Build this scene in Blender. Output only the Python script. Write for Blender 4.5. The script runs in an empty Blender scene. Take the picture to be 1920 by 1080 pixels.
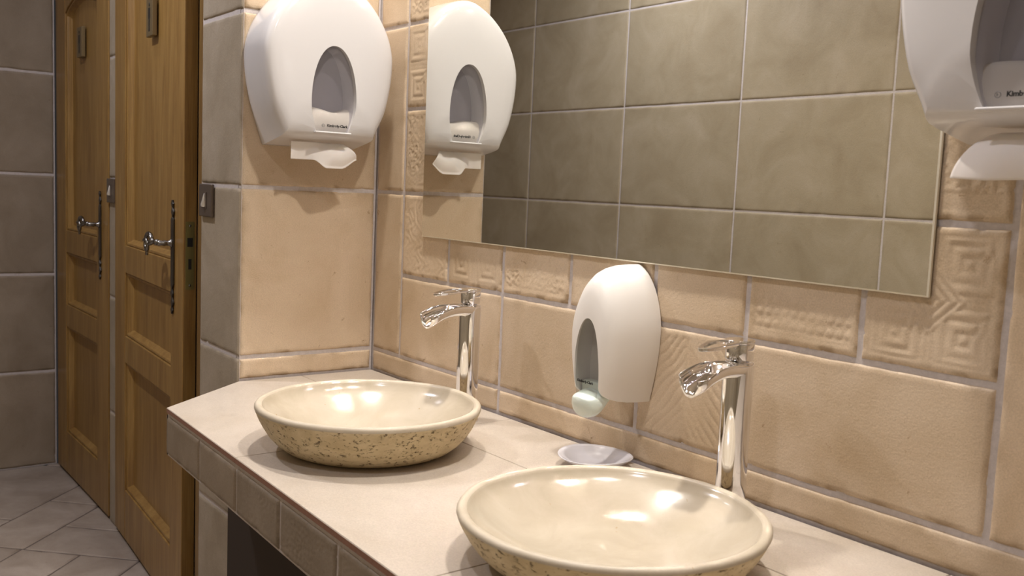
import bpy, bmesh, math, random
from math import sin, cos, pi, radians, sqrt, exp, atan2
from mathutils import Vector, Matrix, noise

random.seed(7)
scene = bpy.context.scene
COL = scene.collection
Z0 = 0.73                      # height of the worktop above the floor

# ------------------------------------------------------------------ camera
cam_data = bpy.data.cameras.new('camera')
cam_data.sensor_width = 36.0
cam_data.lens = 1807.35 / 1920 * 36.0
cam = bpy.data.objects.new('camera', cam_data)
COL.objects.link(cam)
X = Vector((0.604, 0.796, 0.042)); D = Vector((-0.790, 0.605, -0.102)).normalized()
X = (X - X.dot(D) * D).normalized(); U = X.cross(D)
m = Matrix((X, U, -D)).transposed().to_4x4()
m.translation = Vector((2.144, -1.200, Z0 + 0.473))
cam.matrix_world = m
cam_data.dof.use_dof = True
cam_data.dof.focus_distance = 1.85
cam_data.dof.aperture_fstop = 9.0
cam_data.clip_start = 0.05
scene.camera = cam

# ------------------------------------------------------------------ world, lights, exposure
world = bpy.data.worlds.new('world'); scene.world = world; world.use_nodes = True
world.node_tree.nodes['Background'].inputs[0].default_value = (0.9, 0.92, 1.0, 1)
world.node_tree.nodes['Background'].inputs[1].default_value = 0.02
scene.view_settings.view_transform = 'Standard'
scene.view_settings.look = 'None'
scene.view_settings.gamma = 1.0
scene.view_settings.exposure = 0.0
try:
    scene.cycles.caustics_reflective = True
    scene.cycles.sample_clamp_indirect = 0.0
    scene.cycles.blur_glossy = 0.3
    scene.cycles.max_bounces = 10
    scene.cycles.diffuse_bounces = 5
    scene.cycles.use_denoising = True
except Exception:
    pass
CEIL = Z0 + 1.75
WARM = (1.0, 0.93, 0.85)
COOL = (0.93, 0.92, 1.0)
SPOTS = [  # x, y, watts, colour, spread, size
    (0.44, -0.27, 12.8, WARM, 150, 0.085),
    (1.33, -0.27, 13.8, WARM, 150, 0.085),
    (-1.05, -0.60, 2.4, COOL, 170, 0.09),
    (-0.45, -1.08, 15.0, COOL, 170, 0.09),
    (1.45, -1.20, 6.5, COOL, 170, 0.09),
]


def add_spot_lamp(x, y, z, watts, colour, spread, size, parent):
    l = bpy.data.lights.new('lamp_light', 'AREA')
    l.shape = 'DISK'; l.size = size; l.energy = watts; l.color = colour
    l.spread = radians(spread)
    o = bpy.data.objects.new('lamp_light', l)
    COL.objects.link(o)
    o.location = (0, 0, z)
    o.parent = parent
    return o


# ------------------------------------------------------------------ mesh helpers
class MB:
    def __init__(self):
        self.v = []; self.f = []; self.mi = []; self.smooth = []; self.edge = {}

    def add(self, vs, fs, mi=0, smooth=False):
        b = len(self.v)
        self.v += [tuple(p) for p in vs]
        for f in fs:
            self.f.append([i + b for i in f]); self.mi.append(mi); self.smooth.append(smooth)
        return self

    def box(self, x0, x1, y0, y1, z0, z1, mi=0):
        v = [(x, y, z) for x in (x0, x1) for y in (y0, y1) for z in (z0, z1)]
        return self.add(v, [(0, 1, 3, 2), (4, 6, 7, 5), (0, 4, 5, 1), (2, 3, 7, 6), (0, 2, 6, 4), (1, 5, 7, 3)], mi)

    def rings(self, rings, cap0=True, cap1=True, mi=0, smooth=True, closed=True):
        n = len(rings[0]); vs = [p for r in rings for p in r]; fs = []
        m = n if closed else n - 1
        for k in range(len(rings) - 1):
            for i in range(m):
                j = (i + 1) % n
                fs.append((k * n + i, k * n + j, (k + 1) * n + j, (k + 1) * n + i))
        if cap0: fs.append(tuple(reversed(range(n))))
        if cap1: fs.append(tuple(range((len(rings) - 1) * n, len(rings) * n)))
        return self.add(vs, fs, mi, smooth)

    def lathe(self, prof, cx=0, cy=0, cz=0, n=48, mi=0, cap0=True, cap1=True, axis='z', smooth=True):
        R = []
        for r, h in prof:
            r = max(r, 1e-5)
            ring = []
            for i in range(n):
                a = 2 * pi * i / n
                if axis == 'z': ring.append((cx + r * cos(a), cy + r * sin(a), cz + h))
                elif axis == 'y': ring.append((cx + r * cos(a), cy - h, cz + r * sin(a)))
                else: ring.append((cx + h, cy + r * cos(a), cz + r * sin(a)))
            R.append(ring)
        return self.rings(R, cap0, cap1, mi, smooth)

    def tube(self, pts, rad, n=12, mi=0, flat=1.0):
        pts = [Vector(p) for p in pts]
        R = []; up = Vector((0, 0, 1))
        for i, p in enumerate(pts):
            t = (pts[min(i + 1, len(pts) - 1)] - pts[max(i - 1, 0)]).normalized()
            s = t.cross(up)
            if s.length < 1e-3: s = t.cross(Vector((0, 1, 0)))
            s.normalize(); w = s.cross(t).normalized()
            r = rad[i] if isinstance(rad, (list, tuple)) else rad
            R.append([p + r * (cos(2 * pi * k / n) * s + flat * sin(2 * pi * k / n) * w) for k in range(n)])
        return self.rings(R, True, True, mi, True)

    def prism(self, outline, d0, d1, mi=0, axis='y'):
        """outline in (a, z); extruded along axis from d0 to d1"""
        def P(a, z, d):
            return (a, d, z) if axis == 'y' else ((d, a, z) if axis == 'x' else (a, z, d))
        n = len(outline)
        vs = [P(a, z, d0) for a, z in outline] + [P(a, z, d1) for a, z in outline]
        fs = [tuple(range(n)), tuple(range(2 * n - 1, n - 1, -1))]
        fs += [(i, i + n, (i + 1) % n + n, (i + 1) % n) for i in range(n)]
        return self.add(vs, fs, mi)

    def build(self, name, mats, parent=None, bevel=0, seg=2, sub=0, angle=35, fix=True):
        me = bpy.data.meshes.new(name)
        me.from_pydata(self.v, [], self.f)
        if not isinstance(mats, (list, tuple)): mats = [mats]
        for mm in mats: me.materials.append(mm)
        for p, i, s in zip(me.polygons, self.mi, self.smooth):
            p.material_index = i; p.use_smooth = s
        if fix:
            bm = bmesh.new(); bm.from_mesh(me)
            bmesh.ops.recalc_face_normals(bm, faces=bm.faces)
            bm.to_mesh(me); bm.free()
        if self.edge:
            at = me.attributes.new('edge_wear', 'FLOAT', 'POINT')
            for i_, val_ in self.edge.items(): at.data[i_].value = val_
        o = bpy.data.objects.new(name, me); COL.objects.link(o)
        if parent: o.parent = parent
        if bevel:
            b = o.modifiers.new('bevel', 'BEVEL'); b.width = bevel; b.segments = seg
            b.limit_method = 'ANGLE'; b.angle_limit = radians(angle)
            for p in me.polygons: p.use_smooth = True
            w = o.modifiers.new('wn', 'WEIGHTED_NORMAL'); w.keep_sharp = False
        if sub:
            s = o.modifiers.new('sub', 'SUBSURF'); s.levels = sub; s.render_levels = sub
        return o


def thing(name, label, cat, loc=(0, 0, 0), rz=0, group=None):
    o = bpy.data.objects.new(name, None); COL.objects.link(o)
    o.location = loc; o.rotation_euler = (0, 0, rz)
    o.empty_display_size = 0.05
    o['label'] = label; o['category'] = cat
    if group: o['group'] = group
    return o


def tag(o, label, cat, group=None):
    o['label'] = label; o['category'] = cat
    if group: o['group'] = group
    return o


def struct(o):
    o['kind'] = 'structure'
    return o


def copy_tree(o, parent=None):
    c = o.copy(); COL.objects.link(c)
    if parent:
        c.parent = parent
        c.matrix_parent_inverse = o.matrix_parent_inverse.copy()
    for ch in [q for q in bpy.data.objects if q.parent == o and q != c]:
        copy_tree(ch, c)
    return c


def text_mesh(name, body, size, mat, parent, matrix, depth=0.0003, bold=0.0):
    cu = bpy.data.curves.new(name, 'FONT'); cu.body = body; cu.size = size
    cu.align_x = 'CENTER'; cu.align_y = 'CENTER'; cu.extrude = depth; cu.offset = bold
    t = bpy.data.objects.new(name, cu); COL.objects.link(t)
    bpy.context.view_layer.update()
    dg = bpy.context.evaluated_depsgraph_get()
    me = bpy.data.meshes.new_from_object(t.evaluated_get(dg))
    bpy.data.objects.remove(t)
    me.name = name; me.materials.clear(); me.materials.append(mat)
    o = bpy.data.objects.new(name, me); COL.objects.link(o)
    o.parent = parent; o.matrix_local = matrix
    return o


def smoothstep(a, b, x):
    t = max(0.0, min(1.0, (x - a) / (b - a)))
    return t * t * (3 - 2 * t)


# ------------------------------------------------------------------ materials
def new_mat(name):
    mt = bpy.data.materials.new(name); mt.use_nodes = True
    nt = mt.node_tree
    return mt, nt, nt.nodes['Principled BSDF']


def simple(name, col, rough=0.5, metal=0.0, spec=0.5, coat=0.0, trans=0.0, ior=1.45, sss=0.0):
    mt, nt, b = new_mat(name)
    b.inputs['Base Color'].default_value = (*col, 1)
    b.inputs['Roughness'].default_value = rough
    b.inputs['Metallic'].default_value = metal
    b.inputs['Specular IOR Level'].default_value = spec
    b.inputs['Coat Weight'].default_value = coat
    b.inputs['Transmission Weight'].default_value = trans
    b.inputs['IOR'].default_value = ior
    if sss:
        b.inputs['Subsurface Weight'].default_value = sss
        b.inputs['Subsurface Radius'].default_value = (0.01, 0.008, 0.006)
    return mt


def nnode(nt, typ, **kw):
    n = nt.nodes.new(typ)
    for k, v in kw.items(): setattr(n, k, v)
    return n


def ramp(nt, fac, stops):
    r = nt.nodes.new('ShaderNodeValToRGB')
    e = r.color_ramp.elements
    while len(e) < len(stops): e.new(0.5)
    for el, (p, c) in zip(e, stops):
        el.position = p; el.color = (*c, 1) if len(c) == 3 else c
    nt.links.new(fac, r.inputs[0])
    return r.outputs[0]


def tex(nt, scale, detail=6, rough=0.6, vec=None, dist=0.0):
    n = nt.nodes.new('ShaderNodeTexNoise')
    n.inputs['Scale'].default_value = scale; n.inputs['Detail'].default_value = detail
    n.inputs['Roughness'].default_value = rough; n.inputs['Distortion'].default_value = dist
    if vec: nt.links.new(vec, n.inputs['Vector'])
    return n.outputs['Fac']


def mix(nt, a, b, fac, mode='MIX'):
    n = nt.nodes.new('ShaderNodeMix'); n.data_type = 'RGBA'; n.blend_type = mode
    for s, val in ((n.inputs['Factor'], fac), (n.inputs['A'], a), (n.inputs['B'], b)):
        if isinstance(val, bpy.types.NodeSocket): nt.links.new(val, s)
        elif isinstance(val, (int, float)): s.default_value = val
        else: s.default_value = (*val, 1)
    return n.outputs['Result']


def bump(nt, h, strength, dist, bsdf):
    n = nt.nodes.new('ShaderNodeBump'); n.inputs['Strength'].default_value = strength
    n.inputs['Distance'].default_value = dist
    nt.links.new(h, n.inputs['Height']); nt.links.new(n.outputs[0], bsdf.inputs['Normal'])
    return n


def tile_mat(name, light, mid, dark, speck, rough=0.42, vary=0.10):
    mt, nt, b = new_mat(name)
    tc = nt.nodes.new('ShaderNodeTexCoord'); v = tc.outputs['Object']
    c = ramp(nt, tex(nt, 5.5, 8, 0.62, v, 0.6), [(0.30, dark), (0.5, mid), (0.70, light)])
    isl = nt.nodes.new('ShaderNodeNewGeometry').outputs['Random Per Island']
    var = ramp(nt, isl, [(0.0, (1 - vary,) * 3), (1.0, (1 + vary * 0.4,) * 3)])
    c = mix(nt, c, var, 1.0, 'MULTIPLY')
    st = ramp(nt, tex(nt, 38, 6, 0.75, v, 1.0), [(0.27, (1, 1, 1)), (0.36, (0, 0, 0))])
    c = mix(nt, c, speck, st)
    ea = nt.nodes.new('ShaderNodeAttribute'); ea.attribute_name = 'edge_wear'
    c = mix(nt, c, tuple(0.55 * q + 0.25 * w_ for q, w_ in zip(speck, dark)), ea.outputs['Fac'])
    fine = tex(nt, 420, 3, 0.6, v)
    c = mix(nt, c, ramp(nt, fine, [(0.3, (0.86,) * 3), (0.7, (1.07,) * 3)]), 1.0, 'MULTIPLY')
    nt.links.new(c, b.inputs['Base Color'])
    nt.links.new(ramp(nt, tex(nt, 22, 5, 0.6, v), [(0.3, (rough - 0.06,) * 3), (0.7, (rough + 0.10,) * 3)]), b.inputs['Roughness'])
    b.inputs['Specular IOR Level'].default_value = 0.4
    bump(nt, tex(nt, 150, 8, 0.72, v, 0.3), 0.45, 0.0013, b)
    return mt


BEIGE = tile_mat('beige_stoneware', (0.68, 0.55, 0.41), (0.62, 0.49, 0.35), (0.54, 0.41, 0.27), (0.30, 0.19, 0.095))
GREY = tile_mat('grey_stoneware', (0.45, 0.385, 0.305), (0.39, 0.33, 0.25), (0.33, 0.275, 0.20), (0.23, 0.185, 0.12), 0.5)
OLIVE = tile_mat('olive_grey_stoneware', (0.43, 0.365, 0.265), (0.375, 0.315, 0.215), (0.32, 0.26, 0.17), (0.24, 0.19, 0.115), 0.5, 0.06)
GREY_DIM = tile_mat('dimmed_grey_stoneware', (0.36, 0.295, 0.225), (0.31, 0.25, 0.185), (0.26, 0.205, 0.145), (0.19, 0.145, 0.09), 0.5)  # grey stoneware darkened and warmed; dim light on left wall put into colour
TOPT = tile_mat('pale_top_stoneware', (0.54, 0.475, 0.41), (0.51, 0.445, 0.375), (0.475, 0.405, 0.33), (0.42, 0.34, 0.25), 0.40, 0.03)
FLOORT = tile_mat('floor_stoneware', (0.43, 0.365, 0.315), (0.36, 0.30, 0.25), (0.29, 0.235, 0.19), (0.19, 0.14, 0.10), 0.5, 0.08)


def grout_mat(name, col):
    mt, nt, b = new_mat(name)
    tc = nt.nodes.new('ShaderNodeTexCoord'); v = tc.outputs['Object']
    f = tex(nt, 160, 4, 0.7, v)
    nt.links.new(ramp(nt, f, [(0.3, tuple(k * 0.8 for k in col)), (0.7, col)]), b.inputs['Base Color'])
    b.inputs['Roughness'].default_value = 0.9
    bump(nt, f, 0.5, 0.001, b)
    return mt


GROUT = grout_mat('pale_grout', (0.60, 0.55, 0.54))
GROUT_D = grout_mat('dark_grout', (0.13, 0.10, 0.085))
EDGE = grout_mat('raw_tile_edge', (0.30, 0.155, 0.10))


def wood_mat(name, a, b_, c_):
    mt, nt, b = new_mat(name)
    tc = nt.nodes.new('ShaderNodeTexCoord')
    mp = nt.nodes.new('ShaderNodeMapping'); mp.inputs['Scale'].default_value = (9, 9, 0.8)
    nt.links.new(tc.outputs['Object'], mp.inputs['Vector'])
    g = tex(nt, 3.2, 8, 0.62, mp.outputs[0], 0.8)
    mp2 = nt.nodes.new('ShaderNodeMapping'); mp2.inputs['Scale'].default_value = (120, 120, 3.0)
    nt.links.new(tc.outputs['Object'], mp2.inputs['Vector'])
    g2 = tex(nt, 2.0, 5, 0.7, mp2.outputs[0], 0.3)
    c = ramp(nt, g, [(0.28, c_), (0.5, b_), (0.72, a)])
    c = mix(nt, c, ramp(nt, g2, [(0.3, (0.72, 0.68, 0.62)), (0.6, (1.05, 1.05, 1.05))]), 1.0, 'MULTIPLY')
    nt.links.new(c, b.inputs['Base Color'])
    b.inputs['Roughness'].default_value = 0.42
    b.inputs['Coat Weight'].default_value = 0.15; b.inputs['Coat Roughness'].default_value = 0.3
    bump(nt, g2, 0.25, 0.0008, b)
    return mt


WOOD = wood_mat('varnished_oak', (0.38, 0.235, 0.075), (0.30, 0.172, 0.048), (0.215, 0.112, 0.028))
WOOD_F = wood_mat('dark_frame_oak', (0.27, 0.165, 0.055), (0.20, 0.115, 0.035), (0.14, 0.075, 0.022))


def stone_mat(name, raw, rough_in=0.15):
    mt, nt, b = new_mat(name)
    tc = nt.nodes.new('ShaderNodeTexCoord'); v = tc.outputs['Object']
    mp = nt.nodes.new('ShaderNodeMapping'); mp.inputs['Scale'].default_value = (1, 1, 1.7)
    nt.links.new(v, mp.inputs['Vector'])
    if raw:
        c = ramp(nt, tex(nt, 14, 8, 0.65, mp.outputs[0], 0.5), [(0.3, (0.48, 0.38, 0.22)), (0.5, (0.60, 0.49, 0.30)), (0.7, (0.72, 0.61, 0.41))])
        pit = tex(nt, 95, 5, 0.72, mp.outputs[0], 0.1)
        pm = ramp(nt, pit, [(0.35, (1, 1, 1)), (0.41, (0, 0, 0))])
        c = mix(nt, c, (0.14, 0.085, 0.035), pm)
        b.inputs['Roughness'].default_value = 0.6
        bump(nt, ramp(nt, pit, [(0.30, (0, 0, 0)), (0.44, (1, 1, 1))]), 0.8, 0.003, b)
    else:
        c = ramp(nt, tex(nt, 11, 8, 0.6, v, 0.8), [(0.3, (0.45, 0.39, 0.295)), (0.5, (0.50, 0.435, 0.34)), (0.7, (0.55, 0.485, 0.39))])
        pit = tex(nt, 55, 4, 0.7, v, 0.6)
        c = mix(nt, c, (0.38, 0.26, 0.12), ramp(nt, pit, [(0.27, (1, 1, 1)), (0.31, (0, 0, 0))]))
        b.inputs['Roughness'].default_value = rough_in
        bump(nt, tex(nt, 30, 3, 0.5, v), 0.06, 0.003, b)
    nt.links.new(c, b.inputs['Base Color'])
    return mt


STONE_IN = stone_mat('polished_travertine', False)
STONE_RIM = stone_mat('honed_travertine_rim', False, 0.5)
STONE_OUT = stone_mat('pitted_travertine', True)
PLASTIC = simple('glossy_white_plastic', (0.64, 0.63, 0.64), 0.16, coat=0.3)
PLASTIC_SOFT = simple('satin_white_plastic', (0.80, 0.775, 0.745), 0.34)
INNER = simple('grey_inner_plastic', (0.27, 0.255, 0.275), 0.5)
INNER_S = simple('soft_grey_inner_plastic', (0.58, 0.56, 0.53), 0.5)
CHROME = simple('chrome', (0.86, 0.86, 0.88), 0.045, metal=1.0)
IRON = simple('wrought_iron', (0.09, 0.085, 0.08), 0.35, metal=0.9)
STEEL = simple('worn_steel', (0.24, 0.23, 0.22), 0.25, metal=1.0)
PLATE = simple('bronzed_switch_plate', (0.16, 0.13, 0.11), 0.35, metal=0.6)
ROCKER = simple('silver_rocker', (0.75, 0.74, 0.72), 0.25, metal=0.7)
SIGN = simple('aged_brass_sign', (0.25, 0.19, 0.10), 0.4, metal=0.6)
BRASS = simple('tarnished_brass', (0.26, 0.23, 0.09), 0.45, metal=0.7)
BLACK = simple('black_print', (0.015, 0.015, 0.015), 0.5)
PAPER = simple('white_tissue', (0.84, 0.80, 0.77), 0.9, spec=0.1, sss=0.15)
PAPER_IN = simple('stacked_cream_towels', (0.78, 0.74, 0.62), 0.9, spec=0.1)
MINT = simple('pale_mint_plastic', (0.70, 0.78, 0.73), 0.25, sss=0.3)
DISHM = simple('milky_glass', (0.80, 0.79, 0.84), 0.08, trans=0.25, coat=0.5)
MIRROR = simple('mirror_silver', (0.86, 0.87, 0.84), 0.0, metal=1.0)
MEDGE = simple('mirror_glass_edge', (0.80, 0.76, 0.64), 0.25)
MBACK = simple('mirror_black_backing', (0.02, 0.02, 0.02), 0.5)
PLASTER = simple('off_white_plaster', (0.62, 0.58, 0.53), 0.9, spec=0.2)
DARKV = simple('void_shade_board', (0.045, 0.032, 0.024), 0.8)  # near black, stands in for shade under the worktop


def clear_pane(name, tint, fac):
    mt = bpy.data.materials.new(name); mt.use_nodes = True
    nt = mt.node_tree; nt.nodes.clear()
    out = nt.nodes.new('ShaderNodeOutputMaterial'); mx = nt.nodes.new('ShaderNodeMixShader')
    t = nt.nodes.new('ShaderNodeBsdfTransparent'); t.inputs[0].default_value = (*tint, 1)
    g = nt.nodes.new('ShaderNodeBsdfPrincipled'); g.inputs['Base Color'].default_value = (0.42, 0.40, 0.43, 1)
    g.inputs['Roughness'].default_value = 0.12
    mx.inputs[0].default_value = fac
    nt.links.new(t.outputs[0], mx.inputs[1]); nt.links.new(g.outputs[0], mx.inputs[2])
    nt.links.new(mx.outputs[0], out.inputs[0])
    return mt


PANE = clear_pane('smoky_clear_plastic', (0.80, 0.79, 0.82), 0.25)
PANE_G = clear_pane('greenish_clear_plastic', (0.80, 0.81, 0.78), 0.16)


def emis(name, col, s):
    mt = bpy.data.materials.new(name); mt.use_nodes = True
    nt = mt.node_tree; b = nt.nodes['Principled BSDF']
    b.inputs['Base Color'].default_value = (0.8, 0.8, 0.8, 1)
    b.inputs['Emission Color'].default_value = (*col, 1); b.inputs['Emission Strength'].default_value = s
    return mt


# ------------------------------------------------------------------ tiled walls
def pat_rings(u, v):
    r = sqrt((u - 0.1) ** 2 + (v - 0.16) ** 2)
    a = atan2(v - 0.16, u - 0.1)
    if r < 0.055:
        return 0.5 + 0.5 * sin(r * 420 + 0.6 * sin(a * 8))
    return 0.5 + 0.5 * sin(u * 260 + 1.5 * sin(v * 130)) * sin(v * 240 + 1.2 * sin(u * 170))


def pat_key(u, v):
    cu, cv = (u % 0.1) - 0.05, (v % 0.1) - 0.05
    q = max(abs(cu), abs(cv)); s = smoothstep(-0.5, 0.3, cos(q * 2 * pi / 0.0165))
    ang = atan2(cv, cu)
    if abs(ang - 0.6) < 0.25 and 0.012 < q < 0.042: s = 1 - s
    if abs(u - 0.1) < 0.003 or abs(v - 0.1) < 0.003: s = 0.0
    return s


def pat_leaf(u, v):
    du = abs(u - 0.1)
    w = sin((v * 1.0 + du * 1.25) * 2 * pi / 0.021 + 2.5 * noise.noise((u * 25, v * 25, 1.0)))
    if du < 0.003 or abs(du - 0.086) < 0.002: return 0.0
    return 1.0 - 0.8 * smoothstep(0.55, 0.95, w) * (1 if du < 0.084 else 0)


def pat_dots(u, v):
    r = sqrt((u - 0.1) ** 2 + (v - 0.17) ** 2)
    if r < 0.045: return smoothstep(-0.5, 0.4, cos(r * 2 * pi / 0.015))
    a = ((u % 0.016) - 0.008) ** 2 + ((v % 0.02) - 0.010) ** 2
    d = smoothstep(0.0066, 0.0045, sqrt(a))
    if v < 0.02: d = 0.6
    return d * (0.75 + 0.5 * noise.noise((u * 60, v * 60, 3.0)))


def pat_diamond(u, v):
    m_ = abs(u - 0.1) + abs(v - 0.1)
    q = max(abs(u - 0.1), abs(v - 0.1))
    if q > 0.084: return 0.0 if q < 0.09 else 0.6
    if m_ < 0.048: return smoothstep(-0.6, 0.2, cos(m_ * 2 * pi / 0.016))
    return pat_key(u, v)


def pat_glyph(u, v):
    n1 = noise.noise((u * 55, v * 55, 0.3)); n2 = noise.noise((u * 110, v * 110, 5.1))
    g = max(smoothstep(0.16, 0.08, abs(n1)), smoothstep(0.15, 0.07, abs(n2)))
    if v < 0.02 or u < 0.012 or u > 0.188: return 0.3
    return g


PATS = {'rings': pat_rings, 'key': pat_key, 'leaf': pat_leaf, 'dots': pat_dots, 'diamond': pat_diamond, 'glyph': pat_glyph}


def samples(L, step, edge=0.011):
    s = [0, 0.0007, 0.0016, 0.003, 0.0055, edge]
    n = max(1, int(round((L - 2 * edge) / step)))
    mid = [edge + (L - 2 * edge) * i / n for i in range(1, n)]
    return s + mid + [L - k for k in reversed(s)]


def add_tile(mb, P, u0, u1, v0, v1, pat=None, g=0.0035, depth=0.004, step=0.012, seed=0, rough_edge=1.0, relief=0.0012):
    """P(u, v, h) -> world point, h outwards from the wall face"""
    a0, a1, b0, b1 = u0 + g, u1 - g, v0 + g, v1 - g
    if pat: step = 0.0026
    us = samples(a1 - a0, step); vs = samples(b1 - b0, step)
    fn = PATS.get(pat)
    pts = []; wearv = []
    for v in vs:
        for u in us:
            d = min(u, (a1 - a0) - u, v, (b1 - b0) - v)
            wob = noise.noise(((a0 + u) * 45, (b0 + v) * 45, seed * 3.7)) * 0.0016 * rough_edge
            wob += max(0.0, noise.noise(((a0 + u) * 120, (b0 + v) * 120, seed + 9.0)) - 0.30) * 0.007 * rough_edge
            h = -depth * (1 - smoothstep(0.0, 0.0045, d - max(0.0, wob))) if d < 0.012 else 0.0
            h += noise.noise(((a0 + u) * 9, (b0 + v) * 9, seed)) * 0.0006
            if fn:
                k = smoothstep(0.008, 0.016, d)
                su, sv = u * 0.2 / (a1 - a0), v * 0.2 / (b1 - b0)
                wear = 0.35 + 0.65 * smoothstep(-0.25, 0.25, noise.noise((u * 18, v * 18, seed + 2.0)))
                h -= relief * k * wear * (1 - fn(su, sv))
            pts.append(P(a0 + u, b0 + v, h))
            nz = noise.noise(((a0 + u) * 26, (b0 + v) * 26, seed + 31.0)) + 0.5 * noise.noise(((a0 + u) * 90, (b0 + v) * 90, seed + 5.0))
            wearv.append(smoothstep(0.016, 0.002, d) * smoothstep(-0.05, 0.45, nz) * (0.85 if v < 0.02 else 0.4))
    nu = len(us)
    fs = [(j * nu + i, j * nu + i + 1, (j + 1) * nu + i + 1, (j + 1) * nu + i) for j in range(len(vs) - 1) for i in range(nu - 1)]
    b_ = len(mb.v)
    mb.add(pts, fs, 0, True)
    for i_, wv in enumerate(wearv):
        if wv > 0.001: mb.edge[b_ + i_] = wv


def tiled_wall(name, P, rects, bounds, mat, grout, thick=0.06, **kw):
    """one wall mesh: grout slab plus tiles; bounds = (u0,u1,v0,v1)"""
    mb = MB()
    u0, u1, v0, v1 = bounds
    h = -0.0032
    c = [P(u, v, d) for d in (h, -thick) for u, v in ((u0, v0), (u1, v0), (u1, v1), (u0, v1))]
    mb.add(c, [(0, 1, 2, 3), (7, 6, 5, 4), (0, 4, 5, 1), (1, 5, 6, 2), (2, 6, 7, 3), (3, 7, 4, 0)], 1)
    for k, r in enumerate(rects):
        add_tile(mb, P, r[0], r[1], r[2], r[3], r[4] if len(r) > 4 else None, seed=k + 1, **kw)
    return struct(mb.build(name, [mat, grout]))


def zz(v): return v + Z0


ROWS = [-0.73, -0.34, 0.055, 0.4525, 0.849, 1.246, 1.64, 1.75]
XR = 2.60       # right wall
XL = -2.05      # far left wall
YO = -1.60      # opposite wall
YD = -0.31      # wall with the two doors
YP = -0.353     # face of the projecting pier

# back (mirror) wall: plane y = 0, u = x, v = z
Pb = lambda u, v, h: (u, -h, v + Z0)
jx = [0.132, 0.335, 0.542, 0.757, 0.98, 1.18, 1.38, 1.578]
R = [(0, 0.542, 0.0, 0.055), (0.542, 1.18, 0.0, 0.055), (1.18, 1.9, 0.0, 0.055), (1.9, XR, 0.0, 0.055)]
for r0, r1 in ((0.055, 0.4525), (0.4525, 0.849), (0.849, 1.246), (1.246, 1.64)):
    R.append((0, 0.132, r0, r1))
R += [(0.132, 0.542, 0.055, 0.254), (0.542, 0.948, 0.055, 0.254), (0.948, 1.18, 0.055, 0.254, 'leaf'), (1.18, 1.578, 0.055, 0.254)]
under = ['rings', 'key', 'glyph', 'rings', None, 'dots', 'diamond']
for k in range(7):
    R.append((jx[k], jx[k + 1], 0.254, 0.4525, under[k]) if under[k] else (jx[k], jx[k + 1], 0.254, 0.4525))
side_p = ['glyph', 'key', 'glyph', 'rings']
for k, z in enumerate((0.4525, 0.651, 0.849, 1.047)):
    R.append((0.132, 0.335, z, z + 0.1985, side_p[k]))
R += [(1.38, 1.578, 0.4525, 0.849, 'glyph'), (1.38, 1.578, 0.849, 1.246, 'key')]
for k in range(5):  # behind the mirror and above it
    R.append((0.335 + k * 0.209, 0.335 + (k + 1) * 0.209, 0.4525, 0.849))
    R.append((0.335 + k * 0.209, 0.335 + (k + 1) * 0.209, 0.849, 1.246))
for r0, r1 in ((0.055, 0.651), (0.651, 1.246)):
    R.append((1.578, 1.975, r0, r1)); R.append((1.975, 2.29, r0, r1)); R.append((2.29, XR, r0, r1))
xs = [0.132, 0.73, 1.33, 1.93, XR]
for k in range(4):
    R.append((xs[k], xs[k + 1], 1.246, 1.64)); R.append((xs[k], xs[k + 1], 1.64, 1.75))
R.append((0, 0.132, 1.64, 1.75))
wall_back = tiled_wall('wall_back', Pb, R, (-0.02, XR, -0.73, 1.75), BEIGE, GROUT, g=0.0030)

# side wall of the niche: plane x = 0, u = -y
Ps = lambda u, v, h: (h, -u, v + Z0)
R = [(0, -YP, 0.0, 0.055)] + [(0, -YP, ROWS[k], ROWS[k + 1]) for k in range(2, 7)] + [(0, -YP, -0.73, -0.34), (0, -YP, -0.34, 0.0)]
tiled_wall('wall_niche', Ps, R, (0, -YP - 0.004, -0.73, 1.75), BEIGE, GROUT, thick=0.02)

# projecting pier: plane y = YP, u = x from -0.262 to 0
Pp = lambda u, v, h: (u, YP - h, v + Z0)
R = [(-0.262, 0.0, ROWS[k], ROWS[k + 1]) for k in range(7)]
tiled_wall('wall_pier', Pp, R, (-0.262, -0.021, -0.73, 1.75), GREY, GROUT, thick=0.04)

# wall that holds the two doors: only the narrow strip between and the lintel show
Pd = lambda u, v, h: (u, YD - h, v + Z0)
R = [(-1.262, -1.178, ROWS[k], ROWS[k + 1]) for k in range(7)]
R += [(-2.05, -1.262, 1.34, 1.75), (-1.178, -0.262, 1.34, 1.75)]
mbw = MB()
for k, r in enumerate(R): add_tile(mbw, Pd, *r, seed=k + 40, g=0.002)
mbw.box(-1.262, -1.178, YD + 0.0032, YD + 0.10, 0, CEIL, 1)
mbw.box(-2.05, -1.262, YD + 0.0032, YD + 0.10, Z0 + 1.34, CEIL, 1)
mbw.box(-1.178, -0.262, YD + 0.0032, YD + 0.10, Z0 + 1.34, CEIL, 1)
struct(mbw.build('wall_doors', [GREY, GROUT]))

# far left wall: plane x = XL, u = -y
Pl = lambda u, v, h: (XL + h, -u, v + Z0)
R = []
for k in range(7):
    for u0, u1 in ((0.31, 0.91), (0.91, 1.60)): R.append((u0, u1, ROWS[k], ROWS[k + 1]))
tiled_wall('wall_left', Pl, R, (0.31, 1.60, -0.73, 1.75), GREY_DIM, GROUT, step=0.02)

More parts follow.
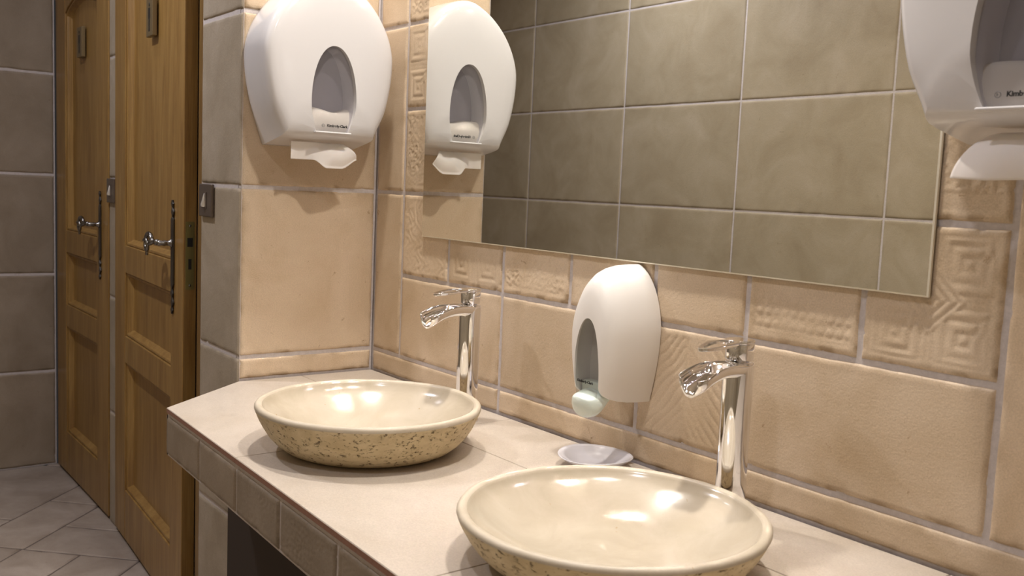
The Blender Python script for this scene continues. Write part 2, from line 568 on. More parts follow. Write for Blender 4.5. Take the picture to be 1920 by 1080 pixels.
# opposite wall: plane y = YO facing +y, seen in the mirror
Po = lambda u, v, h: (u, YO + h, v + Z0)
OR = [-0.73, -0.365, 0.031, 0.429, 0.825, 1.216, 1.61, 1.75]
OX = [XL, -2.005, -1.40, -0.785, -0.18, 0.423, 1.03, 1.635, 2.24, XR]
R = [(OX[i], OX[i + 1], OR[k], OR[k + 1]) for k in range(7) for i in range(len(OX) - 1)]
tiled_wall('wall_front', Po, R, (XL, XR, -0.73, 1.75), OLIVE, GROUT, step=0.03, rough_edge=0.6, g=0.0020)

# right wall, behind the dispenser, outside the frame but lit and reflected
Pr = lambda u, v, h: (XR - h, -u, v + Z0)
R = [(u0, u1, ROWS[k], ROWS[k + 1]) for k in range(7) for u0, u1 in ((0, 0.4), (0.4, 1.0), (1.0, 1.6))]
tiled_wall('wall_right', Pr, R, (0, 1.60, -0.73, 1.75), OLIVE, GROUT, step=0.03)

mb = MB(); mb.box(XL, XR, YO, 0.0, CEIL, CEIL + 0.05)
struct(mb.build('ceiling', PLASTER))

# floor: planks laid on the diagonal
mb = MB()
s2 = sqrt(0.5)
Pf = lambda v, w, h: ((v + w) * s2, (v - w) * s2, h)
FR = [(-1.227, -0.62, -0.587, -0.37), (-1.227, -0.62, -0.79, -0.587), (-1.427, -1.227, -0.809, -0.37),
      (-1.427, -1.227, -1.409, -0.809), (-2.027, -1.427, -0.597, -0.37), (-2.027, -1.427, -1.2, -0.597),
      (-0.62, 0.0, -0.587, -0.37), (-0.62, 0.0, -0.79, -0.587), (-1.227, -0.62, -1.0, -0.79),
      (-1.427, -1.227, -1.9, -1.409), (-2.027, -1.427, -1.8, -1.2)]
for k in range(-8, 16):
    v0 = -1.032 + 0.2 * k
    off = -0.37 + (0.2 * (k % 3) if k else 0.0)
    if k: FR.append((v0, v0 + 0.2, -0.37, off)) if off > -0.37 else None
    for j in range(5): FR.append((v0, v0 + 0.2, off + 0.6 * j, off + 0.6 * (j + 1)))
for k in range(0, 12):
    v0 = 0.0 + 0.2 * k
    for j in range(2): FR.append((v0, v0 + 0.2, -0.37 - 0.6 * (j + 1), -0.37 - 0.6 * j))
for k, r in enumerate(FR):
    add_tile(mb, Pf, *r, g=0.0022, step=0.03, seed=k + 70, depth=0.003)
mb.add([(XL, YO, -0.0028), (XR, YO, -0.0028), (XR, 0, -0.0028), (XL, 0, -0.0028)], [(0, 1, 2, 3)], 1)
fl = mb.build('floor', [FLOORT, GROUT_D], fix=False)
bm = bmesh.new(); bm.from_mesh(fl.data)
for co, no in (((XL, 0, 0), (-1, 0, 0)), ((XR, 0, 0), (1, 0, 0)), ((0, YO, 0), (0, -1, 0)), ((0, 0, 0), (0, 1, 0))):
    bmesh.ops.bisect_plane(bm, geom=bm.verts[:] + bm.edges[:] + bm.faces[:], plane_co=co, plane_no=no, clear_outer=True)
for f in bm.faces:
    if f.normal.z < 0: f.normal_flip()
bm.to_mesh(fl.data); bm.free()
struct(fl)

# ------------------------------------------------------------------ doors
def arch_outline(x0, x1, z0, z1, arch):
    if not arch: return [(x0, z0), (x1, z0), (x1, z1), (x0, z1)]
    pts = [(x0, z0), (x1, z0), (x1, z1 - 0.05)]
    n = 10
    for i in range(n + 1):   # small shoulder then an arch
        t = i / n
        x = x1 - 0.03 - (x1 - x0 - 0.06) * t
        pts.append((x, z1 - 0.035 + 0.035 * sin(pi * t)))
    pts.append((x0, z1 - 0.05))
    return pts


def door(name, W, H, T, stile_l, stile_r, locked_plate, sx):
    """leaf in local space: x 0..W, front face at y = 0 facing -y, thickness to +T, z 0..H"""
    zs = [(0.165, 0.585, False), (0.672, 0.875, False), (0.962, 1.83, True)]
    xa, xb = stile_l, W - stile_r
    mb = MB()
    mb.box(0, xa, 0, T, 0, H); mb.box(xb, W, 0, T, 0, H)
    edges = [0.0] + [z for p in zs for z in p[:2]] + [H]
    for k in range(0, 8, 2):
        if k < 6: mb.box(xa, xb, 0.0008, T - 0.0008, edges[k], edges[k + 1])
    # top rail, cut to the arch
    ol = arch_outline(xa, xb, 0.962, 1.83, True)
    top = [(xb, H), (xa, H)] + [(xa, ol[-1][1])] + list(reversed(ol[2:-1]))
    mb.prism(top, 0.0008, T - 0.0008)
    root = mb.build(name, WOOD, bevel=0.0025)
    struct(root)
    for a, b, ar in zs:
        p = MB()
        o0 = arch_outline(xa, xb, a, b, ar)
        cx_, cz_ = (xa + xb) / 2, (a + b) / 2
        def inset(o, d):
            return [(x + (d if x < cx_ - (xb - xa) * 0.5 + 0.02 else (-d if x > cx_ + (xb - xa) * 0.5 - 0.02 else 0)),
                     z + (d if z < a + 0.01 else -d)) for x, z in o]
        prof = [(0.0, 0.008), (0.003, 0.005), (0.009, 0.0065), (0.011, 0.013), (0.017, 0.020), (0.019, 0.0250)]
        rings_ = [[(x, y, z) for x, z in inset(o0, d)] for d, y in prof]
        p.rings(rings_, False, True, 0, False)
        back = [(x, T - 0.008, z) for x, z in o0]
        p.add(back, [tuple(range(len(back)))], 0)
        p.build('door_panel', WOOD, root, bevel=0.0012, seg=1)
    # wrought handle plate
    hx, hz = W - 0.092, 1.010
    pl = MB(); n = 60
    left, right = [], []
    for i in range(n + 1):
        t = i / n; z = hz - 0.190 + 0.305 * t
        e = abs(z - (hz - 0.03)) / 0.18
        w = 0.0110 if abs(z - (hz - 0.02)) < 0.085 else 0.0070 + 0.0042 * sin(z * 260) * (1 if e < 1 else 0.6)
        if t < 0.03 or t > 0.97: w = 0.003
        sh = 0.0025 * sin(z * 105) if abs(z - (hz - 0.02)) >= 0.085 else 0
        left.append((hx - w + sh, z)); right.append((hx + w + sh, z))
    pl.prism(left + list(reversed(right)), -0.0055, -0.0005)
    pl.build('handle_plate', IRON, root, bevel=0.0008, seg=1)
    hd = MB()
    hd.lathe([(0.010, 0.004), (0.012, 0.008), (0.007, 0.012), (0.0065, 0.02), (0.0085, 0.024), (0.0065, 0.030), (0.0075, 0.040), (0.004, 0.044)], hx, 0, hz, 20, 0, axis='y')
    path, rad = [], []
    for i in range(26):
        t = i / 25
        path.append((hx - 0.075 * t, -0.040 - 0.010 * sin(pi * t), hz + 0.004 * sin(2 * pi * t)))
        rad.append(0.0062 + 0.0026 * (sin(t * 22) if t < 0.55 else 0) + 0.001 * t)
    hd.tube(path, rad, 12)
    cxs, czs = hx - 0.088, hz - 0.006
    path, rad = [], []
    for i in range(44):
        t = i / 43; a = 0.2 + t * 2 * pi * 1.35; r = 0.029 - 0.020 * t
        path.append((cxs + r * cos(a) * 1.0, -0.042 - 0.012 * t, czs + r * sin(a))); rad.append(0.0068 - 0.0022 * t)
    hd.tube(path, rad, 10)
    path = [(cxs - 0.018, -0.044, czs + 0.004 - 0.038 * i / 8) for i in range(9)]
    hd.tube(path, [0.0062 - 0.00030 * i for i in range(9)], 10)
    hd.build('door_handle', STEEL, root)
    # small sign with a figure
    sz = 1.655 if W < 0.8 else 1.635
    sg = MB(); sg.box(sx - 0.036, sx + 0.036, 0.0065, 0.0195, sz - 0.052, sz + 0.056)
    s = sg.build('door_sign', SIGN, root, bevel=0.0015)
    fg = MB()
    fg.lathe([(0.006, 0.0), (0.006, 0.0006)], sx, 0.0067, sz + 0.037, 20, 0, axis='y')
    fg.prism([(sx - 0.010, sz + 0.028), (sx - 0.010, sz - 0.002), (sx - 0.006, sz - 0.002), (sx - 0.006, sz - 0.038), (sx + 0.006, sz - 0.038), (sx + 0.006, sz - 0.002), (sx + 0.010, sz - 0.002), (sx + 0.010, sz + 0.028)], 0.0060, 0.0066)
    fg.build('sign_figure', BLACK, s)
    if locked_plate:
        k = MB(); k.box(W - 0.0005, W + 0.0015, 0.006, 0.028, hz - 0.115, hz + 0.062)
        k.box(W + 0.0012, W + 0.0022, 0.010, 0.024, hz - 0.003, hz + 0.020, 1)
        k.box(W + 0.0012, W + 0.0022, 0.013, 0.021, hz - 0.062, hz - 0.035, 1)
        k.lathe([(0.0035, 0), (0.003, 0.001)], W + 0.0015, 0.017, hz + 0.051, 12, 2, axis='x')
        k.lathe([(0.0035, 0), (0.003, 0.001)], W + 0.0015, 0.017, hz - 0.104, 12, 2, axis='x')
        k.build('lock_faceplate', [BRASS, BLACK, STEEL], root)
    return root


d1 = door('door_1', 0.735, 2.035, 0.035, 0.135, 0.145, False, 0.325)
d1.location = (-2.003, YD - 0.002, 0.012)
d2 = door('door_2', 0.822, 2.035, 0.035, 0.145, 0.118, True, 0.425)
d2.location = (-1.170, YD - 0.006, 0.012); d2.rotation_euler = (0, 0, radians(-3.5))


def frame(name, x0, x1, yf, post_l, post_r):
    mb = MB()
    mb.box(x0 - post_l, x0, yf, yf + 0.11, 0, 2.07)
    if post_r: mb.box(x1, x1 + post_r, yf, yf + 0.11, 0, 2.07)
    mb.box(x0, x1, yf, yf + 0.11, 2.052, 2.07)
    mb.box(x0 - 0.0, x1, yf + 0.05, yf + 0.075, 2.03, 2.052)
    mb.box(x0, x0 + 0.012, yf + 0.05, yf + 0.07, 0, 2.03)
    mb.box(x1 - 0.012, x1, yf + 0.05, yf + 0.07, 0, 2.03)
    return struct(mb.build(name, WOOD_F, bevel=0.002))


frame('trim_1', -2.008, -1.264, YD + 0.004, 0.040, 0)
mb = MB()
mb.box(-0.302, -0.263, -0.346, YD + 0.115, 0, 2.07)
mb.box(-1.176, -0.302, YD + 0.006, YD + 0.11, 2.052, 2.07)
mb.box(-0.316, -0.302, YD + 0.045, YD + 0.07, 0, 2.03)
mb.box(-1.176, -1.166, YD + 0.045, YD + 0.11, 0, 2.03)
struct(mb.build('trim_2', WOOD_F, bevel=0.002))
# dim cubicle rooms behind the leaves, only a sliver could show
mb = MB(); mb.box(-2.05, -0.262, YD + 0.12, YD + 0.14, 0, CEIL)
struct(mb.build('wall_cubicles', PLASTER))

# ------------------------------------------------------------------ worktop
def front_y(x): return -0.5785 - 0.035 * (x - 0.19)


def top_tile(mb, poly, seed):
    """slightly bevelled slab tile from a convex polygon (z top = Z0)"""
    c = Vector((sum(p[0] for p in poly) / len(poly), sum(p[1] for p in poly) / len(poly)))
    def ins(d):
        out = []
        n = len(poly)
        for i in range(n):
            p = Vector(poly[i]); a = (Vector(poly[i - 1]) - p).normalized(); b = (Vector(poly[(i + 1) % n]) - p).normalized()
            bis = (a + b)
            if bis.length < 1e-4: bis = (c - p)
            bis.normalize(); s = abs(a.x * bis.y - a.y * bis.x)
            out.append(p + bis * (d / max(s, 0.3)))
        return out
    r0, r1, r2 = ins(0.0006), ins(0.0007), ins(0.0016)
    rings_ = [[(p.x, p.y, Z0 - 0.010) for p in r0], [(p.x, p.y, Z0 - 0.0014) for p in r1], [(p.x, p.y, Z0) for p in r2]]
    mb.rings(rings_[:2], True, False, 1, False)
    mb.rings(rings_[1:], False, True, 0, False)


counter = thing('vanity_worktop', 'long beige tiled washbasin worktop with a cut corner and grey tiled front edge', 'worktop', (0.19, -0.57, Z0 - 0.1))
def off(o, root=counter):
    o.matrix_parent_inverse = Matrix.Translation(-root.location)
    return o
mb = MB(); XE = XR - 0.002; ys = -0.194
top_tile(mb, [(0.002, -0.002), (0.002, ys), (0.597, ys), (0.597, -0.002)], 1)
top_tile(mb, [(0.002, ys), (0.003, -0.353), (0.19, front_y(0.19)), (0.597, front_y(0.597)), (0.597, ys)], 2)
xs = [0.597, 1.197, 1.797, XE]
for i in range(3):
    a, b = xs[i], xs[i + 1]
    top_tile(mb, [(a, ys), (a, front_y(a)), (b, front_y(b)), (b, ys)], 3)
for a, b in ((0.597, 0.94), (0.94, 1.54), (1.54, 2.14), (2.14, XE)):
    top_tile(mb, [(a, ys), (b, ys), (b, -0.002), (a, -0.002)], 3)
off(mb.build('worktop_tiles', [TOPT, EDGE], counter))
mb = MB()
mb.prism([(0.003, -0.353), (0.193, front_y(0.193) + 0.0045), (XE, front_y(XE) + 0.0045), (XE, -0.003), (0.003, -0.003)], Z0 - 0.098, Z0 - 0.0098, axis='z')
off(mb.build('worktop_core', EDGE, counter))
# fascia tiles along the front
ang = math.atan(-0.035)
fas = MB(); cu, su_ = cos(ang), sin(ang)
Pfa = lambda u, v, h: (0.1888 + u * cu + h * su_, front_y(0.1888) + u * su_ - h * cu - 0.0005 + 0.001, v + Z0)
edges = [0.0, 0.212, 0.411, 0.607, 0.812, 1.02, 1.22, 1.42, 1.62, 1.82, 2.02, 2.22, 2.396]
for i in range(len(edges) - 1):
    add_tile(fas, Pfa, edges[i], edges[i + 1], -0.100, -0.0145, ['glyph', 'key', 'rings', 'glyph', 'leaf', 'key'][i % 6] if i in (2, 3, 4) else None, g=0.0022, seed=i + 130, depth=0.005, relief=0.0009)
c = [Pfa(u, v, h) for h in (-0.0035, -0.0035 - 0.001) for u, v in ((0, -0.100), (2.396, -0.100), (2.396, -0.0115), (0, -0.0115))]
fas.add(c, [(0, 1, 2, 3), (7, 6, 5, 4), (0, 4, 5, 1), (1, 5, 6, 2), (2, 6, 7, 3), (3, 7, 4, 0)], 1)
# return edge along the cut corner
a = Vector((0.0, -0.353)); b = Vector((0.193, front_y(0.193)))
dv = (b - a).normalized(); nv = Vector((-abs(dv.y), -abs(dv.x))); Lc = (b - a).length
Pc = lambda u, v, h: (a.x + dv.x * u + nv.x * (h + 0.006), a.y + dv.y * u + nv.y * (h + 0.006), v + Z0)
add_tile(fas, Pc, 0.012, Lc - 0.004, -0.100, -0.0145, None, g=0.001, seed=150, depth=0.004)
off(fas.build('front_tiles', [GREY_DIM, GROUT], counter))

# added near-black boards; shade of the unlit void below is in their colour
cab = thing('under_worktop_shade', 'added near-black boards for the unlit void beneath the tiled worktop', 'shade boards', (1.0, -0.3, 0))
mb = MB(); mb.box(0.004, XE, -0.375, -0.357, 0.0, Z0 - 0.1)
o = mb.build('front_shade_board', DARKV, cab); o.matrix_parent_inverse = Matrix.Translation((-1.0, 0.3, 0))
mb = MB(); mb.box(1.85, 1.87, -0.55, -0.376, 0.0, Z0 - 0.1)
o = mb.build('side_shade_board', DARKV, cab); o.matrix_parent_inverse = Matrix.Translation((-1.0, 0.3, 0))

# ------------------------------------------------------------------ mirror
mir = thing('mirror', 'large frameless wall mirror above the tiled worktop', 'mirror', (0.8565, -0.001, Z0 + 0.355))
mx0, mx1, mz0, mz1 = 0.233, 1.480, 0.355, 1.155
mb = MB(); w2, h2 = (mx1 - mx0) / 2, mz1 - mz0
b_ = 0.0022
mb.add([(-w2 + b_, -0.0075, b_), (w2 - b_, -0.0075, b_), (w2 - b_, -0.0075, h2 - b_), (-w2 + b_, -0.0075, h2 - b_)], [(0, 1, 2, 3)], 0)
mb.build('mirror_glass', [MIRROR], mir, fix=False)
mb = MB()
ro = lambda d, y: [(-w2 + d, y, d), (w2 - d, y, d), (w2 - d, y, h2 - d), (-w2 + d, y, h2 - d)]
mb.rings([ro(b_, -0.0075), ro(0, -0.0062), ro(0, -0.002)], False, False, 0, False)
mb.build('glass_edge', MEDGE, mir)
mb = MB(); mb.box(-w2 - 0.0012, w2 - 0.001, -0.002, -0.0005, 0.001, h2); mb.build('mirror_backing', MBACK, mir)

# ------------------------------------------------------------------ washbasins
def basin(loc, label, rz, hs=1.0):
    t = thing('stone_washbasin', label, 'washbasin', loc, rz, 'stone washbasins on the worktop')
    n = 96
    outer = [(0.122, 0.0), (0.138, 0.001), (0.152, 0.0065), (0.165, 0.0165), (0.177, 0.030), (0.187, 0.046), (0.194, 0.060), (0.1983, 0.070)]
    rim = [(0.2003, 0.0755), (0.2000, 0.0795), (0.1980, 0.0828), (0.1945, 0.0842), (0.1905, 0.0838), (0.1872, 0.0815)]
    inner = [(0.1850, 0.0775), (0.1815, 0.0715), (0.1740, 0.0640), (0.162, 0.0548), (0.148, 0.0452), (0.133, 0.0352), (0.118, 0.0265), (0.101, 0.0195), (0.080, 0.0150), (0.055, 0.0128), (0.030, 0.0122), (0.004, 0.0120)]
    mb = MB()
    allp = outer + rim + inner
    R_ = []
    for k, (r, h) in enumerate(allp):
        ring = []
        for i in range(n):
            a = 2 * pi * i / n
            wb = noise.noise((cos(a) * 2.5, sin(a) * 2.5, loc[0] * 5 + h * 20)) * 0.0016 + noise.noise((cos(a) * 14, sin(a) * 14, h * 60)) * (0.0007 if k < len(outer) + 3 else 0.0001)
            ring.append(((r + wb) * cos(a), (r + wb) * sin(a), (h + wb * 0.4 * (0 if k == 0 else 1)) * hs))
        R_.append(ring)
    no = len(outer) - 1
    mb.rings(R_[:no + 2], True, False, 1)
    nr = no + 1 + len(rim) - 1
    mb2 = MB(); mb2.rings(R_[no + 1:nr + 1], False, False, 0)
    mb.add(mb2.v, mb2.f, 2, True)
    mb2 = MB(); mb2.rings(R_[nr:], False, True, 0)
    mb.add(mb2.v, mb2.f, 0, True)
    o_ = mb.build('bowl', [STONE_IN, STONE_OUT, STONE_RIM], t)
    bm_ = bmesh.new(); bm_.from_mesh(o_.data); bmesh.ops.remove_doubles(bm_, verts=bm_.verts, dist=1e-6)
    bmesh.ops.recalc_face_normals(bm_, faces=bm_.faces); bm_.to_mesh(o_.data); bm_.free()
    return t


basin((0.645, -0.362, Z0 + 0.0003), 'round travertine washbasin nearer the doors, on the left of the worktop', 0.4)
basin((1.275, -0.357, Z0 + 0.0003), 'round travertine washbasin in front of the soap dish, cut off by the bottom edge', 2.0, 0.84)


# ------------------------------------------------------------------ taps
def superell(rx, ry, z, n=40, p=2.0, cy=0.0):
    out = []
    for i in range(n):
        a = 2 * pi * i / n
        c_, s_ = cos(a), sin(a)
        out.append((rx * abs(c_) ** (2 / p) * (1 if c_ > 0 else -1), cy + ry * abs(s_) ** (2 / p) * (1 if s_ > 0 else -1), z))
    return out


def tap(loc, rz, label):
    """spout points to local -y"""
    t = thing('waterfall_tap', label, 'tap', loc, rz, 'tall chrome taps behind the washbasins')
    mb = MB()
    mb.lathe([(0.0265, 0.0), (0.0265, 0.003), (0.0245, 0.0055), (0.0232, 0.006)], n=48)
    mb.build('base_ring', CHROME, t)
    mb = MB()
    zs_ = [0.005, 0.06, 0.12, 0.18, 0.205, 0.222, 0.2335, 0.2365, 0.238]
    rr = [0.0222, 0.0222, 0.0222, 0.0224, 0.0228, 0.0230, 0.0230, 0.0222, 0.0200]
    mb.rings([superell(r, r, z) for r, z in zip(rr, zs_)])
    mb.build('column', CHROME, t)
    # open trough spout: sections along an arc
    mb = MB(); N = 26; secs = []
    for k in range(N + 1):
        s = k / N
        y = -0.004 - 0.123 * s
        zc = 0.2345 + 0.006 * sin(pi * s) - 0.004 * s * s - 0.006 * s ** 4
        hw = 0.0215 + 0.0035 * s - 0.0100 * max(0, (s - 0.88) / 0.12) ** 2.4
        dep = 0.0200 + 0.005 * s
        tr = 0.90 * smoothstep(0.22, 0.5, s)            # how open the trough is
        sec = []
        M = 14
        tilt = 0.35 * s
        for i in range(M + 1):                          # underside, from +x rim to -x rim
            a = pi * i / M
            x = hw * cos(a); z = -dep * sin(a) ** 0.8 if sin(a) > 0 else 0
            sec.append((x, z))
        iw = hw - 0.0022
        for i in range(M + 1):                          # inside, back again
            a = pi * (1 - i / M)
            x = iw * cos(a); z = -(dep - 0.003) * tr * (sin(a) ** 0.8 if sin(a) > 1e-6 else 0) + (1 - tr) * 0.0035 * sin(a)
            sec.append((x, z))
        secs.append([(x, y + tilt * z * -0.4, zc + z) for x, z in sec])
    mb.rings(secs, True, True)
    mb.build('spout', CHROME, t)
    # lever: cylinder, then a thin plate that opens into a loop
    mb = MB()
    mb.lathe([(0.0150, 0.2375), (0.0150, 0.2400), (0.0200, 0.2410), (0.0208, 0.2425), (0.0208, 0.2640), (0.0200, 0.2655)], n=48)
    mb.build('lever_hub', CHROME, t)
    mb = MB(); n = 44
    def loop(sc_in, z):
        pts = []
        for i in range(n):
            a = 2 * pi * i / n
            yy = -0.060 - 0.046 * cos(a) ; xx = 0.0185 * sin(a) * (1 - 0.28 * cos(a))
            pts.append((xx, yy))
        cy_ = -0.058
        return [((x * sc_in[0]), cy_ + (y - cy_) * sc_in[1], z + 0.003 - 0.004 * smoothstep(-0.03, -0.11, y)) for x, y in pts]
    o_t, o_b = loop((1, 1), 0.2676), loop((1, 1), 0.2628)
    i_t, i_b = loop((0.62, 0.78), 0.2676), loop((0.62, 0.78), 0.2628)
    vs_ = o_t + o_b + i_t + i_b
    fs_ = []
    for i in range(n):
        j = (i + 1) % n
        fs_ += [(i, j, 2 * n + j, 2 * n + i), (n + i, 3 * n + i, 3 * n + j, n + j), (i, n + i, n + j, j), (2 * n + i, 2 * n + j, 3 * n + j, 3 * n + i)]
    mb.add(vs_, fs_, 0, True)
    mb.lathe([(0.0212, 0.2655), (0.0216, 0.2668), (0.0216, 0.2690), (0.0205, 0.2702)], n=48)
    mb.build('lever', CHROME, t, bevel=0.0008, seg=2, angle=50)
    return t


tap((0.560, -0.092, Z0), radians(14), 'tall chrome waterfall tap behind the left washbasin, nearest the side wall')
tap((1.247, -0.092, Z0), radians(9), 'tall chrome waterfall tap to the right of the soap dispenser')


# ------------------------------------------------------------------ dispensers
def interp(tab, x):
    for (a, fa), (b, fb) in zip(tab, tab[1:]):
        if x <= b:
            t = (x - a) / (b - a); return fa + (fb - fa) * t
    return tab[-1][1]


def smooth_outline(tab, H, n=44, corner=0.006):
    """closed outline (a, z) from a half-width table, using monotone smoothing"""
    zs_ = []
    for i in range(n + 1):
        t = i / n
        zs_.append(H * (1 - (1 - t) ** 2.4))
    w0, W, zc = tab
    def w(z):
        if z < zc: return w0 + (W - w0) * sin(pi / 2 * z / zc)
        q = (z - zc) / (H - zc)
        return W * max(0.0, 1 - q ** 1.8) ** 0.6
    right = [(w(z), z) for z in zs_]
    left = [(-a, z) for a, z in reversed(right[:-1])]
    return right + left


def shell(outline, depths, zc, under=0.0, H=1.0):
    """rings of an outline scaled towards (0, zc); depths = [(y_out, scale)] ; front towards -y"""
    R_ = []
    dmax = depths[-1][0]
    for d, s in depths:
        ring = []
        for a, z in outline:
            zz_ = zc + (z - zc) * s
            k = smoothstep(0.25 * H, 0.0, z)
            zz_ += under * (d / dmax) * k * (1 if s > 0.5 else 0)
            ring.append((a * s, -d, zz_))
        R_.append(ring)
    return R_


def egg_window(w, z0, z1, n=26, bot=0.70):
    """pointed egg, flat bottom: list of (a, z)"""
    pts = []
    H = z1 - z0
    for i in range(11):
        t = 0.36 * i / 10
        pts.append((w * (bot + (1 - bot) * sin(pi / 2 * t / 0.36)), z0 + H * t))
    for i in range(1, n + 1):
        a = pi / 2 * i / n
        pts.append((w * cos(a) ** 0.96 if i < n else 0.0, z0 + H * (0.36 + 0.64 * sin(a))))
    return pts + [(-a, z) for a, z in reversed(pts[:-1])]


def cut(o, cutter):
    md = o.modifiers.new('cut', 'BOOLEAN'); md.operation = 'DIFFERENCE'; md.object = cutter; md.solver = 'EXACT'
    bpy.context.view_layer.update()
    dg = bpy.context.evaluated_depsgraph_get()
    me = bpy.data.meshes.new_from_object(o.evaluated_get(dg))
    o.modifiers.clear(); o.data = me
    bpy.data.objects.remove(cutter)


def shade_auto(o, deg=30):
    me = o.data
    bm_ = bmesh.new(); bm_.from_mesh(me)
    for e in bm_.edges:
        if len(e.link_faces) == 2 and e.calc_face_angle(0) > radians(deg): e.smooth = False
        if len(e.link_faces) == 2 and e.link_faces[0].material_index != e.link_faces[1].material_index: e.smooth = False
    for f in bm_.faces: f.smooth = True
    bm_.to_mesh(me); bm_.free()


TOWEL_TAB = (0.113, 0.160, 0.205)


def towel_dispenser(name, loc, rz, label, mirrored_sheet=False):
    """back against local y = 0, front towards local -y, z up from the lowest point"""
    t = thing(name, label, 'paper towel dispenser', loc, rz, 'white oval paper towel dispensers on the walls')
    H = 0.385; ol = smooth_outline(TOWEL_TAB, H)
    dep = [(0.0, 0.985), (0.004, 0.995), (0.02, 1.0), (0.05, 1.0), (0.09, 0.998), (0.112, 0.992), (0.121, 0.980), (0.1275, 0.957), (0.1315, 0.918), (0.1345, 0.85), (0.1375, 0.70), (0.139, 0.50), (0.1395, 0.25)]
    mb = MB(); mb.rings(shell(ol, dep, 0.19, 0.026, H), True, True)
    body = mb.build('cover', [PLASTIC, INNER], t)
    win = egg_window(0.0555, 0.034, 0.226)
    cb = MB(); cb.prism(win, -0.20, -0.072, 0); cb.mi[1] = 1
    c_ = cb.build('cutter', [PLASTIC, INNER])
    c_.parent = t; cut(body, c_)
    shade_auto(body, 28)
    # sloping underside lip
    mb = MB()
    mb.prism([(-0.045, 0.0315), (0.045, 0.0315), (0.044, 0.0355), (-0.044, 0.0355)], -0.1400, -0.128)
    mb.build('window_sill_lip', PLASTIC, t, bevel=0.0015)
    mb = MB()
    inner_w = egg_window(0.0545, 0.0345, 0.225)
    n_ = len(inner_w)
    mb.add([(a, -0.1275 - 0.004 * (1 - (a / 0.056) ** 2), z) for a, z in inner_w] + [(0, -0.1315, 0.12)],
           [(i, (i + 1) % n_, n_) for i in range(n_)], 0, True)
    mb.build('clear_window', PANE, t)
    # stacked towels seen through the window
    mb = MB(); secs = []
    for k in range(13):
        a = -0.062 + 0.124 * k / 12
        top = 0.084 + 0.007 * (a / 0.06) ** 2 - 0.004 * sin(a * 60)
        secs.append([(a, -0.119, 0.031), (a, -0.120, 0.052), (a, -0.117, 0.066), (a, -0.108, top - 0.006), (a, -0.098, top), (a, -0.074, top + 0.003), (a, -0.074, 0.031)])
    mb.rings(secs, True, True)
    mb.build('towel_stack', PAPER_IN, t)
    # maker's mark: ring with a letter mark, then the name
    mk = Matrix.Translation((0.012, -0.1325, 0.049)) @ Matrix.Rotation(radians(90), 4, 'X')
    tx = text_mesh('maker_name', 'Kimberly-Clark', 0.0082, BLACK, t, mk, bold=0.00028)
    mb = MB()
    mb.lathe([(0.0029, 0.1322), (0.0036, 0.1322), (0.0036, 0.1327), (0.0029, 0.1327), (0.0029, 0.1322)], -0.0230, 0, 0.0488, 28, 0, False, False, axis='y')
    mb.box(-0.0243, -0.0235, -0.1327, -0.1322, 0.0470, 0.0506)
    mb.box(-0.0233, -0.0221, -0.1327, -0.1322, 0.0484, 0.0490)
    mb.build('maker_symbol', simple('grey_print', (0.12, 0.12, 0.12), 0.5) if 'grey_print' not in bpy.data.materials else bpy.data.materials['grey_print'], t)
    return t


def tissue(name, loc, rz, label, shape):
    """sheet hanging from the slot; a top-level thing"""
    NU, NV = 34, 22
    vs_ = []
    for j in range(NV + 1):
        v = j / NV
        for i in range(NU + 1):
            u = i / NU
            vs_.append(shape(u, v))
    fs_ = [(j * (NU + 1) + i, j * (NU + 1) + i + 1, (j + 1) * (NU + 1) + i + 1, (j + 1) * (NU + 1) + i) for j in range(NV) for i in range(NU)]
    mb = MB(); mb.add(vs_, fs_, 0, True)
    o = mb.build(name, PAPER, fix=False)
    sd = o.modifiers.new('thick', 'SOLIDIFY'); sd.thickness = 0.0006
    o.location = loc; o.rotation_euler = (0, 0, rz)
    tag(o, label, 'paper towel', 'paper towels hanging from the dispensers')
    return o


def sheet_a(u, v):
    # left half hangs flat and short, right half folds forward into a longer flap with a corner
    x = -0.080 + 0.130 * u
    L = 0.040 + 0.018 * smoothstep(0.40, 0.62, u) - 0.022 * smoothstep(0.84, 1.0, u)
    y = -0.088 - 0.020 * smoothstep(0.3, 0.8, u) * v - 0.012 * sin(pi * min(1, v * 1.1)) * smoothstep(0.45, 0.75, u) + 0.008 * sin(u * 9) * v
    x += 0.028 * smoothstep(0.72, 1.0, u) * sin(v * pi * 0.5)
    z = 0.0115 - L * v
    return (x, y, z)


def sheet_b(u, v):
    x = -0.072 + 0.150 * u + 0.034 * (1 - v) ** 1.6 * (1 - u) - 0.012 * v * (1 - u)
    L = 0.052 - 0.010 * abs(u - 0.3)
    a = v * 1.9
    y = -0.085 - 0.034 * sin(a) * (0.6 + 0.5 * u) - 0.010 * v * sin(u * 7)
    z = 0.0105 - L * (1 - cos(a)) * 0.62 - 0.012 * v
    return (x, y, z)


ZD = Z0 + 0.549
towel_dispenser('paper_towel_dispenser', (0.0015, -0.192, ZD), radians(90), 'white oval paper towel dispenser on the side wall beside the doors')
tissue('paper_towel', (0.0015, -0.192, ZD), radians(90), 'white paper towel hanging from the side wall dispenser', sheet_a)
towel_dispenser('paper_towel_dispenser', (1.633, -0.0015, ZD), 0, 'white paper towel dispenser right of the mirror, cut off by the photo edge')
tissue('paper_towel', (1.633, -0.0015, ZD), 0, 'white paper towel curling from the dispenser right of the mirror', sheet_b)

SOAP_TAB = (0.042, 0.060, 0.125)


